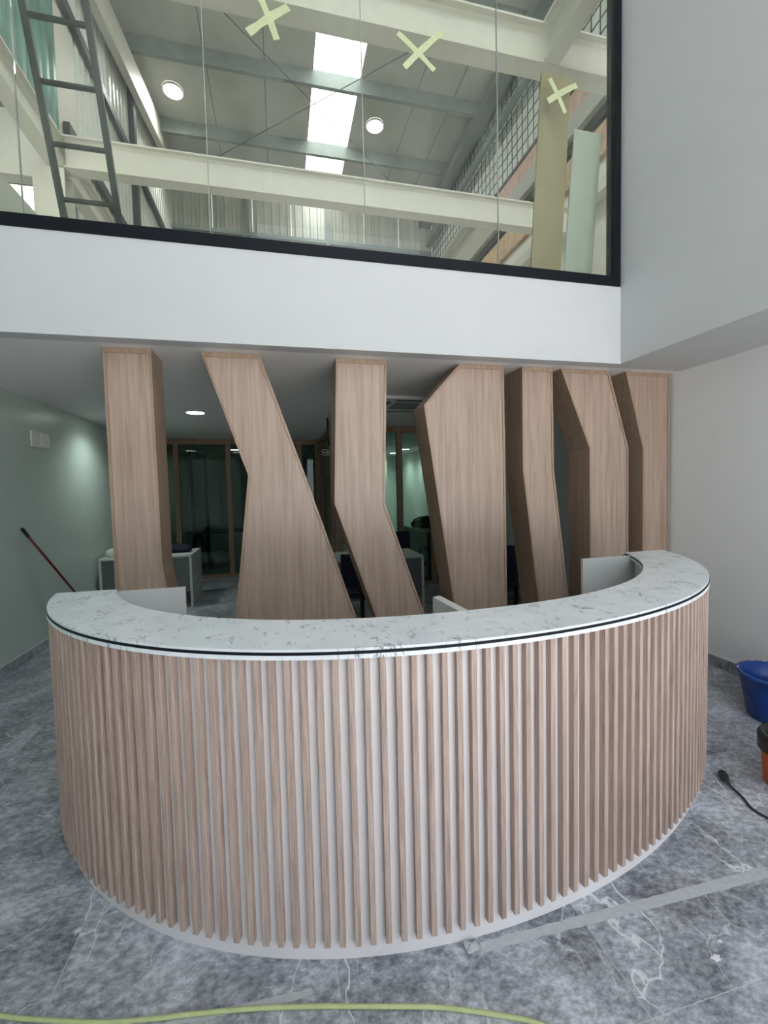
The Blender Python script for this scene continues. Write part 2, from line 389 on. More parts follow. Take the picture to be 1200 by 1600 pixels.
struct(MB().box((-30, -40, -0.16), (30, -2.0, -0.06)).build('ground', M_CONC), 'pale concrete ground outside the entrance', 'ground')

struct(MB().box((XL - 0.2, -2.2, 0), (-0.25, -2.0, ZT + 0.12)).build('wall_light_block', M_WHITE_R), 'added unseen white wall blocking daylight left of the open entrance, behind the viewer', 'wall')  # unseen wall, added to block daylight from the left part of the front

# ------------------------------------------------------------------ setting: interior window with black frame
win = struct(empty('window_1', (0.2, YF + 0.02, 3.27)), 'wide interior window with a black frame above the white wall', 'window')
box('frame_rail', (-2.44, YF - 0.012, 3.27), (2.86, YF + 0.09, 3.35), M_BLACK, win, 0.002)
box('frame_rail', (-2.44, YF - 0.012, 6.17), (2.86, YF + 0.09, 6.25), M_BLACK, win, 0.002)
box('frame_post', (2.80, YF - 0.012, 3.35), (2.86, YF + 0.09, 6.17), M_BLACK, win, 0.002)
box('frame_post', (-2.44, YF - 0.012, 3.35), (-2.38, YF + 0.09, 6.17), M_BLACK, win, 0.002)
gx = [-2.38, -1.498, -0.400, 0.679, 1.754, 2.80]
M_SEAL = plain('clear_sealant', (0.30, 0.33, 0.31), 0.3)
for k in range(5):
    box('pane', (gx[k] + 0.003, YF + 0.03, 3.34), (gx[k + 1] - 0.003, YF + 0.042, 6.18), M_GLASS_UP, win)
    if k: box('joint_seal', (gx[k] - 0.0026, YF + 0.028, 3.34), (gx[k] + 0.0026, YF + 0.044, 6.18), M_SEAL, win)

# tape crosses on the panes
def cross(cx, cz, arms, label):
    root = empty('tape_cross', (cx, YF + 0.024, cz), label, 'tape', 'masking tape crosses on the window panes')
    for q_, (x0, z0, x1, z1, w) in enumerate(arms):
        a = Vector((x0 - cx, 0, z0 - cz)); b = Vector((x1 - cx, 0, z1 - cz)); d = (b - a).normalized(); n = Vector((-d.z, 0, d.x)) * w / 2
        vs = []; fs = []; K = 8; r = random.Random(int(cx * 100))
        for i in range(K + 1):
            p = a.lerp(b, i / K); j = 1 + r.uniform(-0.12, 0.12); bow = math.sin(math.pi * i / K) * 0.006
            q = n.normalized() * bow
            for yy in (0.001, -0.0012):
                vs += [p - n * j + q + Vector((0, yy, 0)), p + n * j + q + Vector((0, yy, 0))]
        for i in range(K):
            o = i * 4
            fs += [(o, o + 1, o + 5, o + 4), (o + 2, o + 6, o + 7, o + 3), (o, o + 4, o + 6, o + 2), (o + 1, o + 3, o + 7, o + 5)]
        fs += [(0, 2, 3, 1), (K * 4, K * 4 + 1, K * 4 + 3, K * 4 + 2)]
        pyd('tape_strip', vs, fs, M_TAPE, root).location = (0, 0.0028 * (1 - q_) , 0)
cross(0.02, 4.82, [(-0.105, 4.725, 0.17, 4.95, 0.052), (-0.03, 5.0, 0.085, 4.715, 0.045)], 'yellow-green tape cross on the window pane left of the roof skylight')
cross(1.12, 4.83, [(0.955, 4.945, 1.235, 4.735, 0.04), (1.0, 4.71, 1.30, 5.02, 0.042)], 'yellow-green tape cross on the pane right of the roof skylight')
cross(2.31, 4.74, [(2.215, 4.86, 2.355, 4.62, 0.034), (2.195, 4.68, 2.46, 4.85, 0.042)], 'yellow-green tape cross in front of the tall beige board')

# ------------------------------------------------------------------ oak columns
def inset(poly, d):
    n = len(poly); out = []
    area2 = sum(poly[i][0] * poly[(i + 1) % n][1] - poly[(i + 1) % n][0] * poly[i][1] for i in range(n))
    sg = 1 if area2 > 0 else -1
    for i in range(n):
        p0 = Vector(poly[i - 1]); p1 = Vector(poly[i]); p2 = Vector(poly[(i + 1) % n])
        d1 = (p1 - p0).normalized(); d2 = (p2 - p1).normalized()
        n1 = Vector((-d1.y, d1.x)) * sg; n2 = Vector((-d2.y, d2.x)) * sg
        b = (n1 + n2).normalized(); k = d / max(0.3, b.dot(n1))
        out.append(tuple(p1 + b * k))
    return out
def column(poly, label, y0=3.415, y1=3.715, t=0.018):
    cx = sum(p[0] for p in poly if p[1] < 0.1) / 2.0
    root = empty('oak_column', (cx, (y0 + y1) / 2, 0), label, 'column', 'angular oak columns behind the counter')
    q = [(p[0], p[1] - 0.015 if p[1] > 2.55 else p[1]) for p in inset(poly, t)]; n = len(poly)
    cy = (y0 + y1) / 2
    for i in range(n):
        j = (i + 1) % n
        horiz = abs(poly[i][1] - poly[j][1]) < 0.01
        nm = 'end_panel' if horiz else 'side_panel'
        pts = [(poly[i][0] - cx, y0 - cy, poly[i][1]), (poly[j][0] - cx, y0 - cy, poly[j][1]), (q[j][0] - cx, y0 - cy, q[j][1]), (q[i][0] - cx, y0 - cy, q[i][1])]
        MB().quad(pts, (0, y1 - y0, 0)).build(nm, M_COLSHADE, root)
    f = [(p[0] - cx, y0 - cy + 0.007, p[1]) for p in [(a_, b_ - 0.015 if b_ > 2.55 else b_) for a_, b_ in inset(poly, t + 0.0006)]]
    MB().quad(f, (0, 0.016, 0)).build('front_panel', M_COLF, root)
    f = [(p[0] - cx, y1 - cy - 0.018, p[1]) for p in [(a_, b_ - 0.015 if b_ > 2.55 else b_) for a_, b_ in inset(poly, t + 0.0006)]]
    MB().quad(f, (0, 0.016, 0)).build('back_panel', M_COLSHADE, root)
    return root
T = 2.628
column([(-1.157, T), (-0.851, T), (-0.845, 1.088), (-0.68, 0.001), (-1.157, 0.001)], 'narrow straight oak column at the far left, near the green wall')
column([(-0.524, T), (-0.113, T), (0.188, 1.746), (0.752, 0.001), (-0.436, 0.001), (-0.228, 1.734)], 'oak column leaning right with a wide flared foot, second from the left')
column([(0.457, T), (0.861, T), (0.821, 1.491), (1.327, 0.001), (0.913, 0.001), (0.413, 1.5)], 'oak column bent at mid height with its foot swung right, third from the left')
column([(1.484, T), (1.885, T), (1.893, 1.792), (1.900, 0.001), (1.489, 0.001), (1.165, 2.283)], 'widest oak column with a cut-off upper left corner, fourth from the left')
column([(2.059, T), (2.354, T), (2.366, 1.737), (2.585, 0.001), (2.277, 0.001), (2.060, 1.741)], 'narrow oak column kinking right, just right of the widest column')
column([(2.437, T), (2.935, T), (3.148, 1.930), (3.153, 0.001), (2.743, 0.001), (2.731, 1.927)], 'oak column with a slanted upper half, second from the right wall')
column([(3.112, T), (3.606, T), (3.612, 0.001), (3.316, 0.001), (3.307, 1.927)], 'oak column standing against the right white wall')

# ------------------------------------------------------------------ reception desk
DC = (0.75, 2.75)
KO = [-0.00101, -0.04602, 0.04344, 0.35907, -0.05268, 1.41022]
KI = [0.00774, -0.03812, 0.00294, 0.34734, -0.02473, 1.08242]
def pol(k, t):
    r = 0
    for c in k: r = r * t + c
    return r
def curve(k, t0, t1, n=160):
    pts = []
    for i in range(n + 1):
        t = t0 + (t1 - t0) * i / n; r = pol(k, t)
        pts.append(Vector((DC[0] + r * math.sin(t), DC[1] - r * math.cos(t))))
    return pts
outer = curve(KO, -1.516, 1.571); inner = curve(KI, -1.502, 1.566)
def offs(pts, d):
    out = []
    for i, p in enumerate(pts):
        t = (pts[min(i + 1, len(pts) - 1)] - pts[max(i - 1, 0)]).normalized()
        out.append(p + Vector((-t.y, t.x)) * d)   # inward = left of travel (travel runs left to right across the front)
    return out
def ribbon(name, A, B, z0, z1, mat, parent, base):
    """solid strip between plan curves A (outside) and B (inside)"""
    n = len(A); vs = []
    for z in (z0, z1):
        vs += [(p.x - base.x, p.y - base.y, z) for p in A]; vs += [(p.x - base.x, p.y - base.y, z) for p in B]
    fs = []
    for i in range(n - 1):
        fs += [(i, n + i, n + i + 1, i + 1), (2 * n + i, 2 * n + i + 1, 3 * n + i + 1, 3 * n + i),
               (i, i + 1, 2 * n + i + 1, 2 * n + i), (n + i, 3 * n + i, 3 * n + i + 1, n + i + 1)]
    fs += [(0, 2 * n, 3 * n, n), (n - 1, 2 * n - 1, 4 * n - 1, 3 * n - 1)]
    return pyd(name, vs, fs, mat, parent)
base = Vector((0.75, 1.7, 0))
desk = empty('reception_desk', base, 'large curved reception desk with vertical oak slats and a white marble top', 'reception desk')
ribbon('countertop', outer, inner, 1.081, 1.090, M_MARBLE, desk, base)
ribbon('black_strip', offs(outer, -0.0025), offs(inner, 0.0025), 1.071, 1.081, M_BLACK, desk, base)  # black edging strip between the two marble layers
ribbon('lower_top', offs(outer, -0.003), offs(inner, 0.003), 1.056, 1.071, M_MARBLE, desk, base)
body = offs(outer, 0.028)
cut = 98
ribbon('body_panel', body[:cut], offs(body, 0.02)[:cut], 0.0, 1.056, M_PANEL, desk, base)
ribbon('body_panel', body[cut - 1:], offs(body, 0.02)[cut - 1:], 0.0, 1.056, M_PANEL, desk, base)
ribbon('inner_panel', offs(body, 0.25), offs(body, 0.268), 0.0, 1.056, M_LAM, desk, base)
# slats
acc = [0.0]
for i in range(1, len(body)): acc.append(acc[-1] + (body[i] - body[i - 1]).length)
total = acc[-1]; pitch = 0.0517; n_s = int((total - 0.02) / pitch)
sm = MB().box((-0.0102, -0.026, 0.068), (0.0102, 0.0, 1.055))
sme = bpy.data.meshes.new('slat'); sme.from_pydata(sm.v, [], sm.f)
bm = bmesh.new(); bm.from_mesh(sme); bmesh.ops.recalc_face_normals(bm, faces=bm.faces)
bmesh.ops.bevel(bm, geom=[e for e in bm.edges if abs(e.verts[0].co.z - e.verts[1].co.z) > 0.5 and e.verts[0].co.y < -0.01], offset=0.0012, segments=1, affect='EDGES')
bm.to_mesh(sme); bm.free(); sme.materials.append(M_SLAT)
start = (total - (n_s - 1) * pitch) / 2
for k in range(n_s):
    s = start + k * pitch
    i = max(j for j in range(len(acc)) if acc[j] <= s); i = min(i, len(acc) - 2)
    f = (s - acc[i]) / (acc[i + 1] - acc[i]); p = body[i].lerp(body[i + 1], f); t = (body[i + 1] - body[i]).normalized()
    o = bpy.data.objects.new('slat', sme); COL.objects.link(o); o.parent = desk
    o.location = (p.x - base.x, p.y - base.y, 0); o.rotation_euler = (0, 0, math.atan2(t.y, t.x))
# end supports and the small upright divider behind the counter
def rb(o): return rebase(o, desk)
rb(MB().box((-0.98, 2.60, 0.0), (-0.534, 2.622, 1.083)).build('support_panel', M_LAM, desk))
rb(MB().box((2.05, 2.63, 0.0), (2.62, 2.652, 1.083)).build('support_panel', M_LAM, desk))
rb(MB().quad([(0.693, 1.954, 0), (0.735, 1.966, 0), (0.775, 1.46, 0), (0.735, 1.46, 0)], (0, 0, 1.083)).build('support_panel', M_LAM, desk))
rb(MB().quad([(p.x, p.y, 0.735) for p in offs(inner, 0.02)[18:142]] + [(p.x, p.y, 0.735) for p in offs(inner, 0.42)[18:142]][::-1], (0, 0, 0.022)).build('work_surface', M_LAM, desk))

# ------------------------------------------------------------------ left wall fittings, stick
pl = empty('wall_plate', (XL + 0.008, 5.405, 2.215), 'white double access panel high on the green left wall', 'wall panel')
MB().box((-0.008, -0.18, -0.082), (0.006, 0.18, 0.082)).build('backing_plate', plain('plate_plastic', (0.78, 0.80, 0.72), 0.5), pl)
MB().box((0.006, 0.0, -0.066), (0.012, 0.15, 0.002)).build('switch_rocker', plain('plate_plastic_light', (0.85, 0.86, 0.8), 0.4), pl)
MB().box((0.006, 0.0, 0.006), (0.012, 0.15, 0.066)).build('switch_rocker', plain('plate_plastic_upper', (0.85, 0.86, 0.8), 0.4), pl)  # upper rocker, same pale plastic as the lower one
a = Vector((XL + 0.02, 4.93, 1.305)); b = Vector((XL + 0.16, 6.20, 0.02)); d = (b - a).normalized()
st = empty('broom_handle', b, 'dark red pole with a black grip leaning on the left wall', 'broom')
MB().tube([a + d * 0.12 - b, Vector((0, 0, 0))], 0.012).build('pole', M_RED, st, smooth=True)
MB().tube([a - b, a + d * 0.005 - b, a + d * 0.12 - b], [0.012, 0.016, 0.0155]).build('grip', M_BLACKP, st, smooth=True)
MB().box((-0.04, -0.14, -0.018), (0.05, 0.14, 0.03)).build('broom_head', M_BLACKP, st)

# ------------------------------------------------------------------ ceiling fittings in the office
def downlight(x, y, label, r=0.105, power=26, z=ZC):
    root = empty('downlight', (x, y, z), label, 'ceiling light', 'round recessed downlights in the office')
    MB().lathe([(r, -0.001), (r + 0.014, -0.004), (r + 0.016, 0.0)], n=36).build('trim_ring', M_WHITE, root, smooth=True)
    MB().lathe([(0.0, -0.003), (r, -0.003), (r, 0.0)], n=36).build('diffuser', M_LAMP, root)
    l = bpy.data.lights.new('downlight_lamp', 'SPOT'); l.energy = power; l.color = (0.88, 1.0, 0.93); l.spot_size = math.radians(150); l.spot_blend = 0.9; l.shadow_soft_size = r
    lo = bpy.data.objects.new('lamp', l); COL.objects.link(lo); lo.parent = root; lo.location = (0, 0, -0.02)
downlight(-1.01, 5.98, 'round white downlight in the ceiling between the first two oak columns', power=10)
downlight(-2.02, 6.45, 'round downlight near the green left wall, hidden behind the leftmost column', power=45)
downlight(-1.02, 10.96, 'small far downlight beyond the left glass partition', power=5)
downlight(3.16, 11.99, 'farther of the two downlights in the green glass room', power=60)
downlight(3.17, 10.85, 'nearer of the two downlights in the green glass room', power=60)

ac = empty('air_conditioner', (1.56, 5.10, ZC), 'square ceiling cassette air conditioner between two oak columns', 'air conditioner')
MB().lathe([(0.30, -0.001), (0.60, -0.001), (0.58, -0.03), (0.32, -0.035)], n=4, close=True).build('frame', M_CEIL, ac).rotation_euler = (0, 0, math.pi / 4)
MB().box((-0.21, -0.21, -0.03), (0.21, 0.21, -0.012)).build('grille', plain('ac_grille', (0.3, 0.31, 0.3), 0.5), ac)
for k in range(4):
    a_ = math.pi / 2 * k
    o = MB().box((-0.26, 0.30, -0.036), (0.26, 0.35, -0.031)).build('vent_flap', M_DARKST, ac); o.rotation_euler = (0, 0, a_)

# ------------------------------------------------------------------ office partitions (oak framed glass)
def partition(name, label, p0, p1, posts, zt=ZC - 0.005, panes=True, depth=0.07, w=0.09, base_h=0.06):
    p0 = Vector((p0[0], p0[1], 0)); p1 = Vector((p1[0], p1[1], 0)); L = (p1 - p0).length; d = (p1 - p0).normalized()
    root = empty(name, p0, label, 'partition'); root.rotation_euler = (0, 0, math.atan2(d.y, d.x))
    MB().box((0, -depth / 2, zt - 0.10), (L, depth / 2, zt)).build('header_rail', M_DKWOOD, root)
    MB().box((0, -depth / 2, 0.001), (L, depth / 2, base_h)).build('bottom_rail', M_DKWOOD, root)
    for s in posts: MB().box((s - w / 2, -depth / 2 - 0.002, 0.002), (s + w / 2, depth / 2 + 0.002, zt - 0.002)).build('post', M_DKWOOD, root)
    for a_, b_ in zip(posts[:-1], posts[1:]):
        if b_ - a_ > 0.2: MB().box((a_ + w / 2, -0.005, base_h), (b_ - w / 2, 0.005, zt - 0.10)).build('pane', M_GLASS_REAR, root)
    return root
partition('glass_partition', 'oak framed glass partition across the back left of the office', (XL + 0.02, 8.8), (0.80, 8.8), [0.05, 0.60, 1.52, 2.55, 2.85, 3.2])
partition('glass_partition', 'oak framed glass front of the green lit room at the right', (0.86, 6.9), (XR - 0.02, 6.9), [0.05, 1.05, 1.62, 2.65])
partition('glass_partition', 'side glass partition linking the back screen to the green room', (0.83, 6.98), (0.83, 8.74), [0.05, 1.7])
# dark door leaf standing open behind the left partition
dl = empty('glass_door', (-1.62, 8.9, 0), 'dark framed glass door standing open in the left partition', 'door')
box('door_frame', (-1.65, 8.9, 0.02), (-1.60, 8.96, 2.45), M_BLACK, dl)
box('door_frame', (-1.52, 9.72, 0.02), (-1.47, 9.78, 2.45), M_BLACK, dl)
MB().quad([(-0.02, 0.0, 2.38), (0.02, 0.0, 2.38), (0.14, 0.86, 2.38), (0.10, 0.86, 2.38)], (0, 0, 0.07)).build('door_rail', M_BLACK, dl)
MB().quad([(-0.005, 0.05, 0.08), (0.005, 0.05, 0.08), (0.125, 0.84, 0.08), (0.115, 0.84, 0.08)], (0, 0, 2.3)).build('door_glass', M_GLASS_REAR, dl)
MB().tube([(0.05, 0.1, 0.9), (0.05, 0.1, 1.3)], 0.012).build('door_handle', M_CHROME, dl)
# solid wall strip in the back left room and a green inner wall of the right room
struct(MB().box((0.80, 8.75, 0), (0.92, YB, ZC)).build('wall_inner', M_GREEN), 'green partition wall between the two back rooms', 'wall')
struct(MB().box((2.2, 12.2, 0), (3.0, YB, ZC)).build('wall_pier', M_GREEN), 'pale green pier at the back of the lit room', 'wall')

# ------------------------------------------------------------------ office desks
def office_desk(name, label, x0, x1, y0, y1, z=0.75, front=M_DESKG, kind='grey'):
    root = empty(name, ((x0 + x1) / 2, (y0 + y1) / 2, 0), label, 'desk')
    t = 0.03
    box('desktop', (x0, y0, z - t), (x1, y1, z), M_DESKW, root, 0.002)
    box('side_panel', (x0, y0 + 0.0, 0.001), (x0 + t, y1, z - t), M_DESKW, root)
    box('side_panel', (x1 - t, y0 + 0.0, 0.001), (x1, y1, z - t), M_DESKW, root)
    box('modesty_panel', (x0 + t, y0 + 0.02, 0.22), (x1 - t, y0 + 0.04, z - t), front, root)
    return root
office_desk('office_desk', 'pale office desk behind the leftmost oak column, by the green wall', -2.42, -1.25, 6.58, 7.36)
office_desk('office_desk', 'pale office desk seen between the leaning and the bent column', 0.15, 1.77, 5.30, 6.02)
office_desk('office_desk', 'pale office desk seen between the two middle right columns', 2.62, 3.60, 5.15, 5.98)
# crumpled cloth and dark bag
def blob(name, r, seed, squash, mat, loc, label, cat, sx=1.0):
    bm = bmesh.new(); bmesh.ops.create_icosphere(bm, subdivisions=3, radius=r)
    rg = random.Random(seed); waves = [(Vector((rg.uniform(-1, 1), rg.uniform(-1, 1), rg.uniform(-1, 1))) * rg.uniform(15, 50), rg.uniform(0, 6)) for _ in range(7)]
    for v in bm.verts:
        k = sum(math.sin(v.co.dot(w) + p) for w, p in waves) * 0.05
        v.co *= 1 + k; v.co.z = max(v.co.z, -r * 0.6) * squash; v.co.x *= sx
    zmin = min(v.co.z for v in bm.verts)
    for v in bm.verts: v.co.z -= zmin
    me = bpy.data.meshes.new(name); bm.to_mesh(me); bm.free()
    return tag(link(name, me, mat, None, loc, True), label, cat)
blob('cleaning_cloth', 0.095, 3, 0.8, M_CLOTH, (-2.27, 6.72, 0.751), 'crumpled pale cloth lying on the left office desk', 'cloth')
blob('folded_jacket', 0.17, 5, 0.45, M_NAVY, (-1.52, 6.98, 0.751), 'dark blue jacket dropped on the left office desk', 'jacket', 1.3)
# counter with stone look inside the green room
cb = empty('stone_counter', (3.0, 7.85, 0), 'green-grey stone clad counter inside the glass room', 'counter')
box('carcass', (2.42, 7.06, 0.07), (3.58, 8.62, 0.845), M_GREENSTONE, cb)
box('worktop', (2.39, 7.03, 0.846), (3.6, 8.66, 0.876), M_DESKW, cb, 0.002)
box('plinth', (2.46, 7.1, 0.001), (3.56, 8.6, 0.07), M_DKWOOD, cb)
blob('plant_bundle', 0.24, 9, 0.55, plain('dark_foliage', (0.02, 0.035, 0.03), 0.8, noise=0.5, scale=30), (2.72, 7.9, 0.877), 'dark bundle lying on the stone counter in the glass room', 'bundle', 1.3)

# office chairs
def chair(x, y, rz, label):
    root = empty('office_chair', (x, y, 0), label, 'chair'); root.rotation_euler = (0, 0, rz)
    seat = MB().box((-0.23, -0.23, 0.44), (0.23, 0.23, 0.50)).build('seat', M_NAVY, root); bev(seat, 0.02, 2)
    back = MB().quad([(-0.21, 0.22, 0.56), (0.21, 0.22, 0.56), (0.20, 0.27, 0.93), (-0.20, 0.27, 0.93)], (0, 0.03, 0)).build('backrest', M_NAVY, root); bev(back, 0.01, 2)
    MB().bar((0, 0.20, 0.46), (0, 0.27, 0.62), 0.05, 0.015).build('back_bracket', M_BLACKP, root)
    MB().tube([(0, 0, 0.07), (0, 0, 0.44)], 0.025).build('gas_column', M_BLACKP, root)
    for k in range(5):
        t = 2 * math.pi * k / 5; c, s = math.cos(t), math.sin(t)
        lg = MB().bar((0, 0, 0.09), (0.27 * c, 0.27 * s, 0.065), 0.03, 0.03).build('leg', M_BLACKP, root)
        MB().lathe([(0, -0.027), (0.02, -0.027), (0.027, -0.02), (0.027, 0.02), (0.02, 0.027), (0, 0.027)], n=12).build('caster', M_BLACKP, lg, loc=(0.27 * c, 0.27 * s, 0.029))
    for s in (-1, 1): MB().tube([(0.22 * s, 0.05, 0.47), (0.27 * s, 0.05, 0.5), (0.27 * s, 0.05, 0.66), (0.27 * s, -0.12, 0.68)], 0.012).build('armrest', M_BLACKP, root)
    return root
chair(1.86, 6.42, 0.2, 'dark blue office chair behind the middle office desk')
chair(0.86, 4.78, 2.9, 'black office chair in front of the middle office desk')
chair(2.74, 4.72, 2.6, 'black office chair seen between the two middle right columns')
# trestle table in the dark back room
tt = empty('trestle_table', (-1.2, 10.4, 0), 'dark table on crossed black trestle legs in the back left room', 'table')
box('tabletop', (-2.0, 10.05, 0.74), (-0.4, 10.8, 0.77), M_BLACKP, tt)
for x in (-1.8, -0.6):
    for s in (-1, 1):
        rebase(MB().bar((x - 0.02, 10.42 - 0.05 * s, 0.74), (x + 0.22 * s, 10.42 + 0.28 * s, 0.001), 0.05).build('leg', M_BLACKP, tt), tt)
        rebase(MB().bar((x + 0.02, 10.42 + 0.05 * s, 0.74), (x + 0.30 * s, 10.42 - 0.28 * s, 0.001), 0.05).build('leg', M_BLACKP, tt), tt)
# black cable hanging from the ceiling with white coil
hc = empty('hanging_cable', (0.685, 6.2, ZC), 'black cable with a white coiled end hanging beside the bent column', 'cable')
MB().tube([(0, 0, 0), (0.003, 0, -0.1), (-0.01, 0, -0.22), (0.012, 0, -0.38)], 0.014, 8).build('cable', M_BLACKP, hc, smooth=True)
MB().tube([(0.012 + 0.05 * math.cos(t) - 0.05, 0.02 * math.sin(t * 0.6), -0.44 - 0.0035 * k - 0.03 * math.sin(t)) for k, t in [(i, i * 0.5) for i in range(26)]], 0.006, 6).build('white_wire', M_CREAM, hc, smooth=True)['label'] = 'white coiled wire'

# ------------------------------------------------------------------ things on the floor
def smooth_path(p, n=8):
    p = [Vector(q) for q in p]; out = []
    for i in range(len(p) - 1):
        a0 = p[max(i - 1, 0)]; a1 = p[i]; a2 = p[i + 1]; a3 = p[min(i + 2, len(p) - 1)]
        for k in range(n):
            t = k / n
            out.append(0.5 * ((2 * a1) + (a2 - a0) * t + (2 * a0 - 5 * a1 + 4 * a2 - a3) * t * t + (3 * a1 - a0 - 3 * a2 + a3) * t ** 3))
    return out + [p[-1]]
hose = [(-1.6, 1.85, .008), (-1.2, 1.63, .008), (-0.895, 1.511, .008), (-0.734, 1.458, .008), (-0.579, 1.413, .008), (-0.429, 1.384, .008), (-0.317, 1.367, .008), (-0.127, 1.333, .008), (0.041, 1.295, .008),
        (0.242, 1.243, .008), (0.4, 1.201, .008), (0.514, 1.161, .008), (0.624, 1.116, .008), (0.693, 1.082, .008), (0.85, 0.98, .008), (1.1, 0.75, .008), (1.3, 0.3, .008)]
tag(MB().tube(smooth_path(hose), 0.0065, 10).build('garden_hose', M_HOSE, smooth=True), 'thin yellow-green hose lying across the floor in front of the desk', 'hose')
pc = empty('power_cable', (2.272, 1.80, 0), 'black power cable with a plug lying on the floor right of the desk', 'cable')
def pcw(o): return rebase(o, pc)
pcw(MB().tube(smooth_path([(2.25, 1.757, .02), (2.237, 1.725, .012), (2.219, 1.655, .008), (2.187, 1.585, .006), (2.194, 1.519, .006), (2.24, 1.43, .006), (2.4, 1.3, .006), (2.7, 1.25, .006)]), 0.0055, 8).build('cord', M_BLACKP, pc, smooth=True))
pcw(MB().tube([(2.279, 1.812, .024), (2.276, 1.806, .024), (2.264, 1.783, .024), (2.256, 1.768, .022), (2.249, 1.755, .018), (2.243, 1.742, .014)], [0.016, 0.021, 0.021, 0.014, 0.011, 0.008], 12).build('plug_body', M_BLACKP, pc, smooth=True))
for s in (-1, 1):
    pcw(MB().tube([(2.277 + 0.008 * s, 1.810 - 0.004 * s, .024), (2.286 + 0.008 * s, 1.829 - 0.004 * s, .024)], 0.0024, 8).build('pin', M_CHROME, pc))

# strip of translucent tape on the floor
def floor_strip(name, up, lo, mat, label, cat, z=0.0008, wig=0.002):
    n = 40; vs = []; fs = []; r = random.Random(4)
    for i in range(n + 1):
        t = i / n; a = Vector(up[0]).lerp(Vector(up[1]), t); b = Vector(lo[0]).lerp(Vector(lo[1]), t)
        a.y += r.uniform(-wig, wig); b.y += r.uniform(-wig, wig); dz = abs(math.sin(i * 1.9)) * 0.0006
        vs += [(a.x, a.y, 0.0003), (b.x, b.y, 0.0003), (a.x, a.y, z + dz), (b.x, b.y, z + dz)]
    for i in range(n):
        o = 4 * i; fs += [(o + 2, o + 3, o + 7, o + 6), (o, o + 2, o + 6, o + 4), (o + 1, o + 5, o + 7, o + 3), (o, o + 4, o + 5, o + 1)]
    fs += [(0, 1, 3, 2), (4 * n, 4 * n + 2, 4 * n + 3, 4 * n + 1)]
    return tag(pyd(name, vs, fs, mat), label, cat)
floor_strip('floor_tape', ((0.63, 1.346), (1.90, 1.327)), ((0.628, 1.313), (1.885, 1.282)), M_FLOORTAPE, 'strip of pale packing tape stuck to the floor right of the desk', 'tape')
floor_strip('protective_film', ((-0.40, 1.372), (0.047, 1.352)), ((-0.42, 1.36), (0.029, 1.327)), M_FLOORTAPE, 'short pale strip of film on the floor behind the hose', 'tape')
bm = bmesh.new(); bmesh.ops.create_icosphere(bm, subdivisions=2, radius=0.02)
for v in bm.verts:
    k = 1 + 0.4 * math.sin(v.co.x * 190 + 1) * math.cos(v.co.y * 160); v.co = Vector((v.co.x * 1.5 * k, v.co.y * k, (v.co.z + 0.02) * 0.35 * k))
me = bpy.data.meshes.new('tape_scrap'); bm.to_mesh(me); bm.free()
tag(link('tape_scrap', me, M_FLOORTAPE, None, (0.595, 1.333, 0.0005)), 'crumpled end of the pale floor tape next to the desk', 'tape')
scr = plain('plaster_crumb', (0.75, 0.76, 0.78), 0.8)
for x, y, s, lb in ((1.372, 1.098, 0.011, 'largest white plaster crumb on the floor at the lower right'), (1.437, 1.137, 0.006, 'small white plaster crumb right of the largest one'), (2.20, 1.79, 0.006, 'tiny white crumb on the floor beside the black plug')):
    bm = bmesh.new(); bmesh.ops.create_icosphere(bm, subdivisions=2, radius=s)
    for v in bm.verts: v.co.z = (v.co.z + s) * 0.25; v.co.x *= 1.5 + 0.6 * math.sin(v.co.y * 500); v.co.y *= 1 + 0.3 * math.sin(v.co.x * 400)
    me = bpy.data.meshes.new('plaster_crumb'); bm.to_mesh(me); bm.free()
    tag(link('plaster_crumb', me, scr, None, (x, y, 0.0003)), lb, 'debris')

# blue flexible tub
TC = Vector((3.215, 2.175, 0))
tub = empty('rubble_tub', TC, 'dark blue flexible plastic tub on the floor by the right wall', 'tub')
prof = [(0.0, 0.0), (0.155, 0.0), (0.168, 0.012), (0.200, 0.19), (0.216, 0.296), (0.230, 0.300), (0.230, 0.308), (0.211, 0.308), (0.194, 0.19), (0.160, 0.02), (0.0, 0.014)]
MB().lathe(prof, n=56).build('tub_body', M_BLUE, tub, smooth=True)
for s in (-1, 1):
    pts = [(s * (0.228 + 0.022 * math.sin((t + 0.4) / 0.8 * math.pi)) * math.cos(t), s * (0.228 + 0.022 * math.sin((t + 0.4) / 0.8 * math.pi)) * math.sin(t), 0.306) for t in [-0.4 + 0.8 * i / 12 for i in range(13)]]
    MB().tube(pts, 0.011, 8).build('handle', M_BLUE, tub, smooth=True)
rg = random.Random(2)
for k in range(26):
    t = rg.uniform(0, 6.28); rr = rg.choice([0.226, 0.227, 0.2]); s = rg.uniform(0.004, 0.010)
    z = 0.333 if rr > 0.21 else 0.24
    if k < 8:
        MB().lathe([(0, 0), (s, 0), (s * 0.7, 0.0025), (0, 0.003)], c=(0.220 * math.cos(t), 0.220 * math.sin(t), 0.3075), n=7).build('plaster_splash', scr, tub)
tl = tag(MB().tube([(3.20, 2.10, 0.05), (3.16, 2.17, 0.30)], 0.009, 8).build('float_handle', plain('green_handle', (0.12, 0.45, 0.25), 0.4), smooth=True), 'green and white tool handle sticking up inside the blue tub', 'tool')
bkt = empty('orange_bucket', (2.545, 1.655, 0), 'orange bucket with a black rim at the right edge, near the plug', 'bucket')
MB().lathe([(0, 0.0), (0.105, 0.0), (0.112, 0.01), (0.128, 0.22), (0.124, 0.22), (0.108, 0.012), (0, 0.01)], n=40).build('bucket_body', M_ORANGE, bkt, smooth=True)
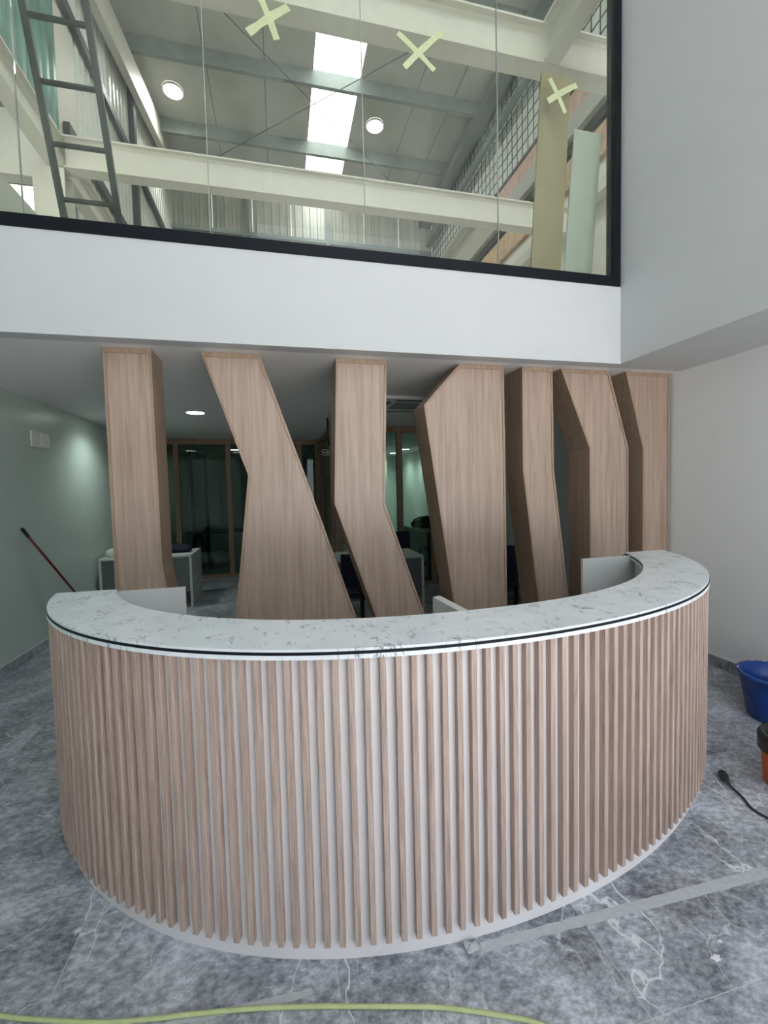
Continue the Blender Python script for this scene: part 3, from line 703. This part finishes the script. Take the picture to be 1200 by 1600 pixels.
MB().lathe([(0.127, 0.18), (0.139, 0.185), (0.141, 0.26), (0.132, 0.275), (0.112, 0.27), (0.108, 0.20), (0.127, 0.18)], n=40).build('black_rim', M_BLACKP, bkt, smooth=True)
MB().tube([(-0.142, 0.0, 0.2), (-0.16, -0.02, 0.16), (-0.165, -0.05, 0.11), (-0.145, -0.085, 0.06)], 0.003, 6).build('wire_handle', M_CHROME, bkt, smooth=True)

# ------------------------------------------------------------------ warehouse beyond the window
K = 1.62
def up(x, y, z): return Vector((x * K, y * K, 1.6 + (z - 1.6) * K))
WX0, WX1, WY1, WZ = -1.97 * K, 3.6 * K, 9.9 * K, 1.6 + 6.4 * K
# mezzanine deck, shell
struct(MB().box((WX0 - 2.5, YF + 0.13, 2.9), (WX1 + 0.3, WY1 + 0.3, 3.1)).build('floor_mezzanine', plain('mezzanine_deck', (0.6, 0.59, 0.56), 0.8)), 'upper deck of the warehouse behind the window', 'floor')
# roof sheets either side of the skylight
roof = struct(empty('ceiling_warehouse', (0, 0, WZ)), 'grey sandwich panel roof of the warehouse', 'roof')
rx = [-2.6, -0.86, -0.01, 0.703, 1.43, 2.38, 3.0, 3.75]
for i in range(len(rx) - 1):
    if abs(rx[i] - 0.703) < 1e-3: continue
    box('roof_panel', (rx[i] * K + 0.012, -2.2, WZ), (rx[i + 1] * K - 0.012, WY1 + 0.3, WZ + 0.12), M_ROOF, roof)
    box('panel_joint', (rx[i + 1] * K - 0.012, -2.2, WZ + 0.012), (rx[i + 1] * K + 0.012, WY1 + 0.3, WZ + 0.12), M_ROOFD, roof)
sk = struct(empty('window_skylight', (1.067 * K, 8.0, WZ)), 'long bright translucent skylight strip in the warehouse roof', 'skylight')
M_SKY = emit('lit_translucent_sheet', (0.97, 1.0, 1.0), 4.5)
for a_, b_ in ((-2.0, 2.8), (2.8, 7.6), (7.6, 12.2), (12.2, WY1 + 0.2)):
    box('skylight_sheet', (0.703 * K + 0.012, a_ + 0.004, WZ + 0.02), (1.43 * K - 0.012, b_ - 0.004, WZ + 0.03), M_SKY, sk)
# purlins
for yy, n_ in ((6.97, 'nearer'), (8.35, 'farther'), (5.55, 'nearest'), (4.1, 'foremost')):
    p = MB(); Y = yy * K
    p.box((WX0, Y, WZ - 0.36), (WX1, Y + 0.02, WZ - 0.002)).box((WX0, Y + 0.02, WZ - 0.36), (WX1, Y + 0.10, WZ - 0.34))
    tag(p.build('roof_purlin', M_GALV), {'nearer': 'grey steel roof beam crossing under the skylight, nearer of the two seen', 'farther': 'grey steel roof beam crossing under the skylight, farther of the two seen', 'nearest': 'grey steel roof beam hidden above the upper cream beam', 'foremost': 'grey steel roof beam above the lobby'}[n_], 'beam', 'galvanised roof beams')
# rafter on the right and pale eave beam on the left
tag(MB().box((WX1 - 0.42, -2.0, WZ - 0.62), (WX1 - 0.05, WY1, WZ - 0.37)).box((WX1 - 0.1, -2, WZ - 0.62), (WX1 - 0.02, WY1, WZ - 0.002)).build('roof_girder', M_ROOFD), 'dark steel girder running along the right edge of the warehouse roof', 'beam')
e0 = Vector((-2.93, 3.5, 9.35)); e1 = Vector((-2.93, 14.35, 11.76))
tag(MB().bar(e0, e1, 0.16, 0.60).build('eave_beam', M_STEEL), 'pale steel beam along the left edge of the warehouse roof', 'beam')
# cladding: real ribs
def cladding(parent, origin, along, width, z0, z1, mat, rib=0.16, depth=0.05, normal=(0, -1, 0), name='cladding_sheet'):
    o = Vector(origin); a_ = Vector(along).normalized(); nn = Vector(normal); vs = []; n = max(1, round(width / rib)); rb_ = width / n
    prof = []
    for i in range(n):
        prof += [(i * rb_, 0), (i * rb_ + rb_ * 0.45, 0), (i * rb_ + rb_ * 0.55, depth), (i * rb_ + rb_ * 0.9, depth)]
    prof.append((width, 0))
    for z in (z0, z1):
        for s, d_ in prof: p = o + a_ * s + nn * d_; vs.append((p.x, p.y, z))
        for s, d_ in prof: p = o + a_ * s + nn * (d_ - 0.01); vs.append((p.x, p.y, z))
    m = len(prof); fs = []
    for i in range(m - 1):
        fs += [(i, i + 1, 2 * m + i + 1, 2 * m + i), (m + i, 3 * m + i, 3 * m + i + 1, m + i + 1)]
    return pyd(name, vs, fs, mat, parent)
wb = struct(empty('wall_warehouse_back', (0, WY1, 3)), 'corrugated pale metal wall at the far end of the warehouse', 'wall')
M_CLADB = plain('yellow_grey_cladding', (0.40, 0.40, 0.34), 0.5, noise=0.12, scale=1.0)  # darker yellowish-grey sheet for the far wall
mats = [M_CLADB, M_CLADB, M_CLADB, M_CLAD, M_CLADB, M_CLADB, M_CLADB]
x = WX0; i = 0
while x < WX1 + 0.3:
    w = min(1.3, WX1 + 0.4 - x)
    c = cladding(wb, (x, WY1, 0), (1, 0, 0), w - 0.01, 3.1, WZ, mats[i % 7], rib=0.26, depth=0.07); rebase(c, wb); x += 1.3; i += 1
for z in (10.35,): rebase(MB().box((WX0, WY1 - 0.16, z), (WX1, WY1 - 0.08, z + 0.12)).build('shade_band', M_GALV, wb), wb)  # dark bar standing in for the shadow band across the far wall
for xx in (-0.9, 1.9): rebase(MB().box((xx * 1.0, WY1 - 0.2, 3.1), (xx + 0.1, WY1 - 0.08, WZ)).build('wind_post', M_GALV, wb), wb)
wl = struct(empty('wall_warehouse_left', (WX0, 8, 3)), 'corrugated metal side wall on the left of the warehouse', 'wall')
ZL = 6.95
segs = [(-2.0, 2.0, M_TEAL), (2.0, 4.0, M_TEAL), (4.0, 6.0, M_TEAL), (6.0, 8.02, M_TEAL), (8.02, 8.7, M_CREAM), (8.7, 10.3, M_CLADL), (10.3, 11.9, M_CLAD), (11.9, 13.5, M_CLAD), (13.5, WY1 - 0.01, M_CLAD)]
for y0, y1, mt in segs:
    if mt is M_CREAM: c = MB().box((WX0 - 0.05, y0, ZL), (WX0 + 0.05, y1, WZ)).build('corner_flashing', mt, wl)
    else: c = cladding(wl, (WX0, y0, 0), (0, 1, 0), y1 - y0 - 0.01, ZL if y1 < 9 else 3.1, WZ, mt, rib=0.22, depth=0.06, normal=(1, 0, 0))
    rebase(c, wl)
rebase(MB().box((WX0 - 0.02, -2, ZL - 0.06), (WX0 + 0.09, 8.1, ZL + 0.02)).build('bottom_rail', M_GALV, wl), wl)
# girts and post standing on the left wall
gw = WX0 + 0.16
for z, y0, y1, nm in ((9.42, -2.0, WY1 - 0.1, 'upper'), (7.42, 8.1, WY1 - 0.1, 'lower')):
    rebase(MB().box((WX0 + 0.07, y0, z - 0.09), (gw, y1, z + 0.09)).build('wall_girt', M_DARKST, wl), wl)
rebase(MB().box((WX0 + 0.06, 11.62, 3.1), (gw + 0.02, 11.80, WZ - 0.7)).build('wall_post', M_DARKST, wl), wl)
# farther side aisle beyond the left wall
struct(MB().box((WX0 - 2.7, -2, 3.1), (WX0 - 2.5, WY1 + 0.2, ZL + 0.4)).build('wall_side_aisle', M_CREAM), 'cream wall of the side aisle left of the warehouse', 'wall')
struct(MB().box((WX0 - 2.7, -2, ZL + 0.3), (WX0 - 0.05, WY1 + 0.2, ZL + 0.42)).build('ceiling_side_aisle', M_GALV), 'grey low roof of the side aisle', 'ceiling')
aw = struct(empty('window_aisle', (-4.3, 9.9, 7.2)), 'small bright window far left beyond the steel column', 'window')
rebase(MB().box((-4.55, 9.35, 7.20), (-4.02, 10.7, 7.22)).build('window_pane', M_SKY, aw), aw)
rebase(MB().box((-4.60, 9.28, 7.19), (-3.97, 9.34, 7.25)).build('window_frame', M_DARKST, aw), aw)

# right wall: cream cladding behind a wire mesh, then stacked boards and beams
wr = struct(empty('wall_warehouse_right', (WX1, 8, 3)), 'right side wall of the warehouse with mesh, boards and cream beams', 'wall')
def zz(z): return 1.6 + (z - 1.6) * K
yy0, yy1 = -2.0, WY1
c = cladding(wr, (WX1 + 0.12, yy0, 0), (0, 1, 0), yy1 - yy0, zz(6.33), WZ, M_CLADL, rib=0.45, depth=0.02, normal=(-1, 0, 0)); rebase(c, wr)
def band(nm, z0, z1, x, mat, th=0.12):
    rebase(MB().box((WX1 - x, yy0, zz(z0) + 0.004), (WX1 - x + th, yy1, zz(z1))).build(nm, mat, wr), wr)
band('bottom_angle', 6.33, 6.36, 0.04, M_DARKST)
band('pink_board', 6.08, 6.33, 0.0, M_PINK)
band('grey_board', 5.83, 6.07, 0.03, M_GREYB)
band('gap_shade_panel', 5.60, 5.83, -0.25, M_GAPSHADE)  # solid panel coloured dark for the shade inside the gap
rebase(MB().box((WX1 + 0.36, yy0, 2.9), (WX1 + 0.46, yy1, WZ + 0.1)).build('outer_wall', M_CLAD, wr), wr)
# chipboard sheets one after another
y = yy0; i = 0
while y < yy1 - 0.3:
    o = MB().box((WX1 + 0.005 * (i % 2), y + 0.006, zz(5.27)), (WX1 + 0.12, min(y + 1.25, yy1) - 0.006, zz(5.595))).build('chipboard_sheet', M_OSB, wr); rebase(o, wr); y += 1.25; i += 1
band('shadow_gap', 5.09, 5.26, -0.10, M_CREAM)
band('cream_beam', 4.92, 5.09, 0.10, M_CREAM, 0.2)
band('cream_flange', 4.78, 4.915, 0.18, M_STEEL, 0.3)
band('cream_wall_panel', 0.95 + 1.6, 4.775, -0.05, M_CREAM, 0.15)
# dark rail halfway up the mesh
rebase(MB().box((WX1 - 0.16, yy0, zz(7.21)), (WX1 - 0.04, yy1, zz(7.31))).build('mesh_rail', M_GALV, wr), wr)
# wire mesh (hundreds of thin wires, one piece)
mb = MB(); xm = WX1 - 0.02; r = 0.0075
z = zz(6.37)
while z < WZ - 0.65: mb.bar((xm, 3.4, z), (xm, WY1 - 0.1, z), r * 2); z += 0.26
y = 3.5
while y < WY1 - 0.1: mb.bar((xm - 0.02, y, zz(6.36)), (xm - 0.02, y, WZ - 0.4), r * 2); y += 0.232
o = mb.build('wire_mesh', M_DARKST, wr); rebase(o, wr); o['kind'] = 'stuff'

# cream steel frame: I-beams
def ibeam(name, a, b, w, h, label, tf=0.022, tw=0.02):
    """a, b: bottom centre line ends; h: height"""
    a = Vector(a); b = Vector(b); d = (b - a).normalized(); n = Vector((-d.y, d.x, 0)); m = MB(); L = b - a
    def pr(u0, u1, z0, z1):
        vs = [n * u0 + Vector((0, 0, z0)), n * u1 + Vector((0, 0, z0)), n * u1 + Vector((0, 0, z1)), n * u0 + Vector((0, 0, z1))]
        vs += [v + L for v in vs]
        m.add(vs, [(0, 1, 2, 3), (4, 7, 6, 5), (0, 4, 5, 1), (1, 5, 6, 2), (2, 6, 7, 3), (3, 7, 4, 0)])
    pr(-w / 2, w / 2, 0, tf); pr(-w / 2, w / 2, h - tf, h)
    m.add([], [])
    # web with fillets
    f = 0.03
    prof = [(-tw / 2 - f, tf), (-tw / 2, tf + f), (-tw / 2, h - tf - f), (-tw / 2 - f, h - tf), (tw / 2 + f, h - tf), (tw / 2, h - tf - f), (tw / 2, tf + f), (tw / 2 + f, tf)]
    vs = [n * u + Vector((0, 0, z)) for u, z in prof]; k = len(vs); vs += [v + L for v in vs]
    m.add(vs, [tuple(range(k)), tuple(range(k, 2 * k))[::-1]] + [(i, (i + 1) % k, (i + 1) % k + k, i + k) for i in range(k)])
    return tag(m.build(name, M_STEEL, loc=a), label, 'beam')
ibeam('steel_beam', (-2.72, 7.09, 6.1), (WX1 - 0.2, 7.09, 6.1), 0.20, 0.43, 'long cream steel I-beam crossing the lower half of the window view')
ibeam('steel_beam', (-2.72, 4.42, 6.1), (WX1 - 0.2, 4.42, 6.1), 0.20, 0.42, 'cream steel I-beam crossing the top of the window view, behind the tape crosses')
ibeam('steel_beam', (-2.83, -1.5, 6.1), (-2.83, 15.8, 6.1), 0.20, 0.43, 'cream steel I-beam running away along the left side, behind the ladder')
ibeam('steel_beam', (3.65, 7.20, 6.1), (3.65, 15.8, 6.1), 0.30, 0.43, 'cream steel I-beam running away behind the long beam at the right')
ibeam('steel_beam', (2.97, 3.36, 6.1), (2.97, 4.31, 6.1), 0.18, 0.42, 'short cream steel I-beam meeting the top beam near the right window corner')
tag(MB().box((-5.6, 7.22, 6.06), (-2.94, 7.42, 6.93)).build('fascia_beam', M_STEEL), 'deep cream beam at the far left, between the ladder and the window edge', 'beam')
cl = empty('steel_post', (-2.92, 7.1, 3.1), 'cream steel column standing behind the ladder at the left', 'post')
for nm, a_, b_ in (('flange', (-3.1, 7.0, 3.1), (-2.72, 7.025, 6.09)), ('flange', (-3.1, 7.275, 3.1), (-2.72, 7.3, 6.09)), ('web', (-2.92, 7.025, 3.1), (-2.90, 7.275, 6.09))):
    box(nm, a_, b_, M_STEEL, cl)
tag(MB().quad([(-2.36, 4.05, 3.101), (-1.70, 4.05, 3.101), (-1.70, 4.05, 3.73), (-2.36, 4.05, 4.52)], (0, 0.02, 0)).build('plaster_sheet', plain('grey_sheet', (0.42, 0.43, 0.39), 0.7)), 'grey sheet with a sloping top edge at the lower left window corner', 'board')

# ladder
ld = empty('metal_ladder', (-1.40, 4.365, 3.1), 'dark steel ladder leaning behind the left window pane', 'ladder')
def lp(x, z): return Vector((x + 1.40, (5.6 - z) / 2.565 + 3.40 - 4.375 + 0.0, z - 3.1))
for x in (-1.602, -1.205): MB().bar(lp(x, 3.13), lp(x, 5.75), 0.030, 0.045, up=(1, 0, 0)).build('stringer', M_DARKST, ld)
for z in (5.60, 5.27, 4.938, 4.61, 4.272, 3.945, 3.615, 3.285): MB().bar(lp(-1.59, z), lp(-1.217, z), 0.026, 0.026).build('rung', M_DARKST, ld)
# leaning boards
def lean(name, tops, bots, th, mat, label):
    (x0, x1, yt, zt), (u0, u1, yb, zb) = tops, bots
    o = MB().quad([(x0, yt, zt), (x1, yt, zt), (u1, yb, zb), (u0, yb, zb)], (0, th * 0.98, th * 0.17)).build(name, mat)
    return tag(o, label, 'board')
lean('beige_board', (2.208, 2.484, 3.335, 4.995), (2.273, 2.583, 3.664, 3.1), 0.018, M_BEIGEB, 'tall narrow beige board leaning inside the window at the right')
lean('plasterboard_strip', (2.56, 2.83, 3.392, 4.65), (2.612, 2.912, 3.668, 3.1), 0.013, M_GREENB, 'shorter pale green plasterboard strip leaning at the right window corner')
tag(MB().box((2.72, 4.05, 3.1), (2.76, 4.09, 4.05)).build('grey_post', M_DARKST), 'thin dark post between the two leaning boards', 'post')
tag(MB().box((2.50, 3.95, 3.1), (2.53, 3.98, 3.92)).build('grey_post', M_GALV), 'short grey post just left of the beige board', 'post')

# round lamps under the roof and crossed tie rods
for (x, y, lb) in ((-1.43, 7.77, 'left one of the two round lamps under the warehouse roof'), (1.84, 7.77, 'round lamp under the warehouse roof right of the skylight')):
    root = empty('roof_lamp', (x * K, y * K, WZ - 0.003), lb, 'lamp', 'round warehouse roof lamps')
    MB().lathe([(0.0, -0.05), (0.225, -0.05), (0.23, -0.045)], n=40).build('diffuser', M_HIGHBAY, root)
    hl = bpy.data.lights.new('roof_lamp_light', 'SPOT'); hl.energy = 350; hl.spot_size = math.radians(170); hl.spot_blend = 1; hl.shadow_soft_size = 0.22
    ho = bpy.data.objects.new('lamp', hl); COL.objects.link(ho); ho.parent = root; ho.location = (0, 0, -0.08)
    MB().lathe([(0.228, -0.052), (0.25, -0.045), (0.25, 0.0)], n=40).build('housing', M_WHITE, root, smooth=True)
br = empty('roof_bracing', (1.4, 12.4, WZ - 0.45), 'pair of thin crossed steel tie rods under the warehouse roof', 'rod')
for n_, (a_, b_) in enumerate((((-0.95, 9.10), (2.7, 5.85)), ((-0.9, 6.10), (2.75, 9.36)))):
    f_ = (WZ - 0.45 - 1.6) / (WZ - 1.6) * K; dz = 0.03 * n_
    p = Vector((a_[0] * f_, a_[1] * f_, WZ - 0.45 + dz)); q = Vector((b_[0] * f_, b_[1] * f_, WZ - 0.45 + dz))
    rebase(MB().tube([p, q], 0.010, 6).build('tie_rod', M_DARKST, br), br)
